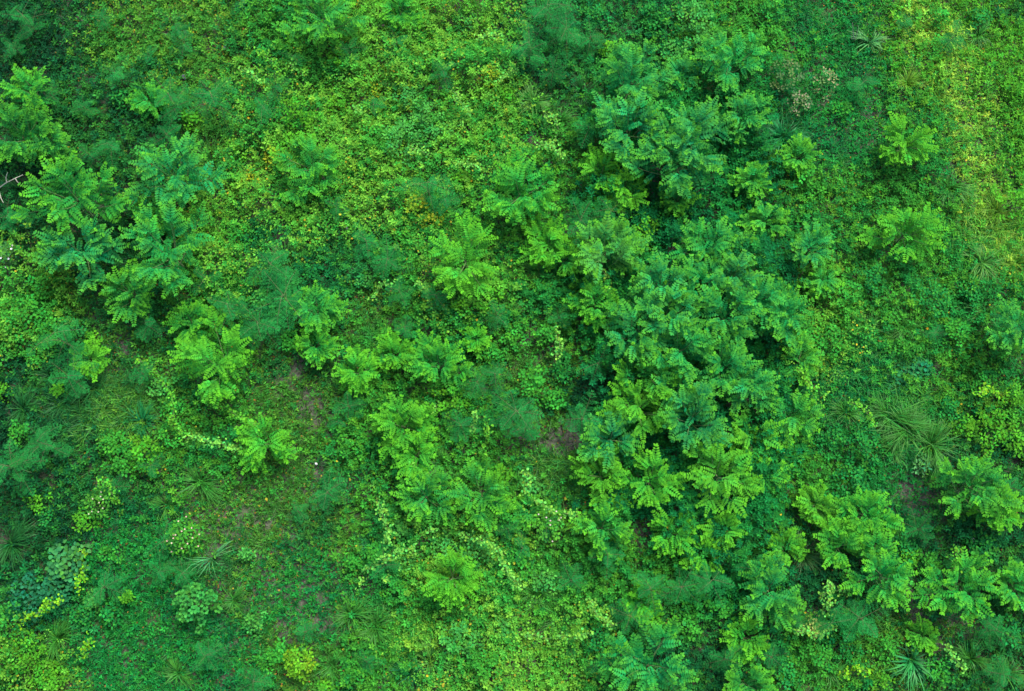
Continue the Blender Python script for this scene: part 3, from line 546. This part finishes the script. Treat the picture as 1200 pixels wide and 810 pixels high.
WEED = [(30,372,42,0),(62,392,26,0),(48,335,24,0),(938,392,30,0),(970,400,28,0),(880,412,24,1),(1188,238,30,2),(1165,500,34,2),(1185,470,20,2),(24,768,42,2),(55,790,20,2),(150,540,30,0),(135,520,20,0),(274,270,24,0),(272,315,20,0),
 (1190,520,20,2),(545,352,38,2),(580,345,20,2),(530,468,26,2),(415,522,28,0),(455,520,22,0),(1020,332,28,1),(1088,350,30,1),(752,272,30,2),(775,262,20,0),(805,712,24,0),(815,20,26,3),(820,48,34,3),(790,62,20,3),(990,350,26,0),(985,375,20,0),
 (940,210,18,0),(955,225,16,0),(1000,560,24,1),(975,510,24,1),(1010,520,26,1),(925,540,20,1),(610,660,24,0),(560,640,30,3),(520,640,22,3),(570,690,24,0),(640,680,20,3),(540,750,30,3),(570,780,26,0),(590,735,24,3),(650,770,24,0),(700,750,26,1),(740,760,22,1),
 (500,140,34,3),(470,165,34,3),(440,165,26,0),(515,160,24,3),(480,115,22,3),(450,90,24,4),(435,105,16,4),(525,60,24,3),(545,25,20,3),(490,50,22,0),(400,70,22,2),(345,130,26,2),(370,145,24,2),(395,120,22,2),(330,165,22,2),(420,45,18,2),(345,50,16,2),(290,210,18,4),(320,180,16,4),(275,180,22,2),
 (225,142,14,2),(145,120,16,1),(340,400,18,0),(305,350,14,3),(190,455,20,3),(205,480,20,0),(205,510,26,0),(170,530,26,2),(235,520,18,3),(110,400,16,2),(40,420,16,0),(70,460,12,2),(25,505,18,0),(10,385,20,0),(5,460,14,2),
 (1130,500,18,2),(1150,450,20,0),(1110,480,16,1),(1040,370,18,0),(1120,390,20,0),(1135,345,18,1),(1090,660,18,0),(1060,640,20,1),(1065,655,18,2),(1150,640,24,1),(1180,740,22,1),(990,750,24,1),(960,770,24,0),(1040,760,20,0),(1100,790,22,0),(1030,795,18,2),(920,790,20,1),
 (810,740,16,0),(820,700,22,0),(845,715,16,0),(690,730,20,1),(600,610,20,0),(625,575,18,3),(585,560,20,2),(525,610,24,0),(470,620,20,3),(455,600,18,3),(470,690,24,0),(440,650,16,0),(415,660,12,0),(500,700,20,0),(480,660,16,3),
 (300,730,14,3),(330,765,16,0),(315,775,14,0),(415,790,22,0),(385,805,14,2),(290,650,8,3),(130,650,16,0),(60,610,18,1),(45,590,20,2),(100,610,16,2),(95,720,20,1),(130,720,16,1),(110,705,14,3),(150,700,8,2),(60,800,14,2),
 (660,440,22,1),(625,450,26,0),(650,470,20,0),(600,400,24,0),(575,415,18,0),(640,395,18,0),(610,340,18,1),(640,350,24,1),(690,400,20,1),(600,375,16,1),(470,280,14,0),(490,245,20,4),(510,262,16,4),(430,330,14,3),(440,210,20,0),(405,215,22,0),(540,215,20,2),(550,180,18,0),(580,160,20,0),(575,95,18,4),(570,70,14,0),(590,115,16,2),
 (700,20,18,1),(770,25,22,1),(715,60,14,2),(760,15,16,1),(900,20,22,1),(910,45,16,0),(985,130,12,0),(900,125,14,0),(895,300,18,1),(1095,55,20,0),(1190,110,18,2),(1100,20,18,0),(1150,20,18,1)]
WC = [(LIME, 'lime green leafy weed', .3), (MID, 'mid-green leafy weed', .3), (YEL, 'yellow-green leafy weed', .3), ((.042, .23, .036), 'pale small-leaved weed', .2), ((.13, .26, .012), 'yellowing leafy weed', .6)]
for x, y, r, k in WEED:
    col, ph, yo = WC[k]
    tipc = (.34, .32, .02) if k == 4 else None
    bushy(x, y, r, col, U(.045, .062), U(.03, .044), U(.35, .6) if r < 26 else U(.5, .8), 1.0, yo, phrase=('broad ' if r >= 26 else 'middling ' if r >= 19 else 'small ') + ph, tipcol=tipc)

# ---- fallen and standing dead wood, stones, scraps
def stick(name, polys, label, mat=M_DRY, z=.4, cat='branch'):
    X0, Y0 = at(*polys[0][0][0], z); o = root(name, X0, Y0, float(terrain(np.array(X0), np.array(Y0)))); off = np.array(o.location)
    for i, (pl, r0, zz) in enumerate(polys):
        P = np.array([[*at(x, y, c), c] for (x, y), c in zip(pl, zz)]) - off
        link('limb' if i == 0 else 'twig', tubes_mesh('limb', [(P, r0, r0 * .4)], mat), o)
    o['label'] = label; o['category'] = cat; return o
stick('dead_branch', [([(-14, 226), (-2, 221), (8, 214), (18, 209), (27, 205)], .013, (.2, 1.0, 1.6, 1.7, 1.7)), ([(8, 214), (7, 208), (9, 202)], .012, (1.6, 1.7, 1.8)), ([(18, 209), (20, 213), (24, 216)], .009, (1.7, 1.7, 1.6)), ([(-2, 221), (1, 232), (4, 238)], .012, (1.0, 1.1, 1.1))],
      'bare pale forked dead branch reaching in from the left edge')
stick('dead_stalks', [([(1001, 50), (1000, 40), (999, 27)], .012, (0, .5, .8)), ([(1001, 50), (998, 46), (997, 40)], .010, (0, .2, .3)), ([(1001, 50), (1004, 40), (1006, 30)], .008, (0, .5, .7))], 'bleached dead stalks standing in the emerald mat near the top', cat='stalks')
def stone(x, y, r, mat, name, label, cat, z=.18, flat=.6):
    cx, cy = at(x, y, z); import bmesh
    bm = bmesh.new(); bmesh.ops.create_icosphere(bm, subdivisions=2, radius=1)
    for v in bm.verts: v.co = v.co * (1 + .18 * math.sin(v.co.x * 5 + x) * math.cos(v.co.y * 4 + y)); v.co.z *= flat
    me = bpy.data.meshes.new(name); bm.to_mesh(me); bm.free(); me.materials.append(mat)
    o = link(name, me, None, (cx, cy, float(terrain(np.array(cx), np.array(cy))) + z), label=label, category=cat); o.scale = (r * PX, r * PX * .75, r * PX); o.rotation_euler = (0, 0, U(0, 6)); return o
stone(218, 93, 4, M_DSTONE, 'dark_stone', 'dark blue-black stone among weeds in the upper left quarter', 'stone')
stone(263, 56, 3.4, M_DSTONE, 'dark_stone', 'smaller dark stone above and right of the blue-black one', 'stone')
stone(1140, 633, 2.8, M_STONE, 'pale_stone', 'pale grey stone below the right-hand sapling', 'stone')
stone(407, 268, 2.2, M_STONE, 'pale_stone', 'whitish stone below the upper mid-left sapling', 'stone')
stone(371, 544, 1.8, M_STONE, 'pale_stone', 'tiny white stone on the bare strip left of centre', 'stone')
stone(1105, 477, 1.6, M_STONE, 'pale_stone', 'tiny white stone right of the long grass tufts', 'stone')

# ------------------------------------------------------------------ labels that single each thing out
LAND = [((230,708),'the rounded pale bush'),((352,776),'the small bright bottom bush'),((256,430),'the bright lone left sapling'),((542,308),'the star-shaped central sapling'),((606,230),'the large light upper-middle sapling'),
 ((217,630),'the pinkish-flowered weed'),((642,612),'the white-flowered middle weed'),((1062,220),'the two lone right saplings'),((1068,773),'the strap-bladed tuft'),((1066,440),'the bare soil patch at right'),
 ((918,92),'the brown seed-headed weed'),((8,212),'the dead branch at left edge'),((218,93),'the blue-black stone'),((948,296),'the solitary frondy sapling'),((1001,40),'the bleached stalks'),((375,18),'the top-edge sapling'),
 ((770,782),'the big bottom-edge sapling'),((1186,388),'the right-edge sapling'),((38,700),'the bluish leaves at lower left'),((940,650),'the olive tuft'),((450,92),'the yellowing creeper patch'),((249,655),'the pale arching blades'),
 ((350,450),'the bare strip left of centre'),((660,520),'the dark bare patch in the middle'),((1062,585),'the grey soil hollow at right'),((615,58),'the long pale top vine'),((118,590),'the lower-left flowering weed'),((740,90),'the top thicket'),((815,370),'the middle thicket'),((150,265),'the dark left thicket'),((800,540),'the lower thicket'),((368,195),'the upper mid-left sapling'),((1190,20),'the dark top right corner'),((10,10),'the top left corner'),((1190,800),'the bottom right corner'),((560,800),'the bottom edge middle')]
DIRS = ['right of', 'upper right of', 'above', 'upper left of', 'left of', 'lower left of', 'below', 'lower right of']
ORD = ['nearest', 'second nearest', 'third nearest', 'fourth nearest', 'fifth nearest', 'sixth nearest', 'seventh nearest']
buck = {}
for t in THINGS:
    o, x, y, ph, kw, lab = t
    if lab: o['label'] = lab; continue
    dd, (lx, ly), nm = min((math.hypot(x - a[0], y - a[1]), a, nm) for a, nm in LAND if math.hypot(x - a[0], y - a[1]) > 6)
    sec = int(round(math.atan2(-(y - ly), x - lx) / (pi / 4))) % 8
    buck.setdefault((ph, DIRS[sec], nm), []).append((dd, o))
for (ph, di, nm), l in buck.items():
    l.sort(key=lambda q: q[0])
    for i, (dd, o) in enumerate(l):
        how = 'close ' if dd < 45 else ''
        o['label'] = f'{ph} {di} {nm}' if len(l) == 1 else f'{ORD[i]} {ph} {di} {nm}'
        if len(l) == 1 and di.startswith(('right', 'left', 'above', 'below')) and how: o['label'] = f'{ph} just {di} {nm}'
print('THINGS', len(THINGS), 'labels', len({t[0]['label'] for t in THINGS}), 'faces', sum(len(o.data.polygons) for o in bpy.data.objects if o.type == 'MESH'))
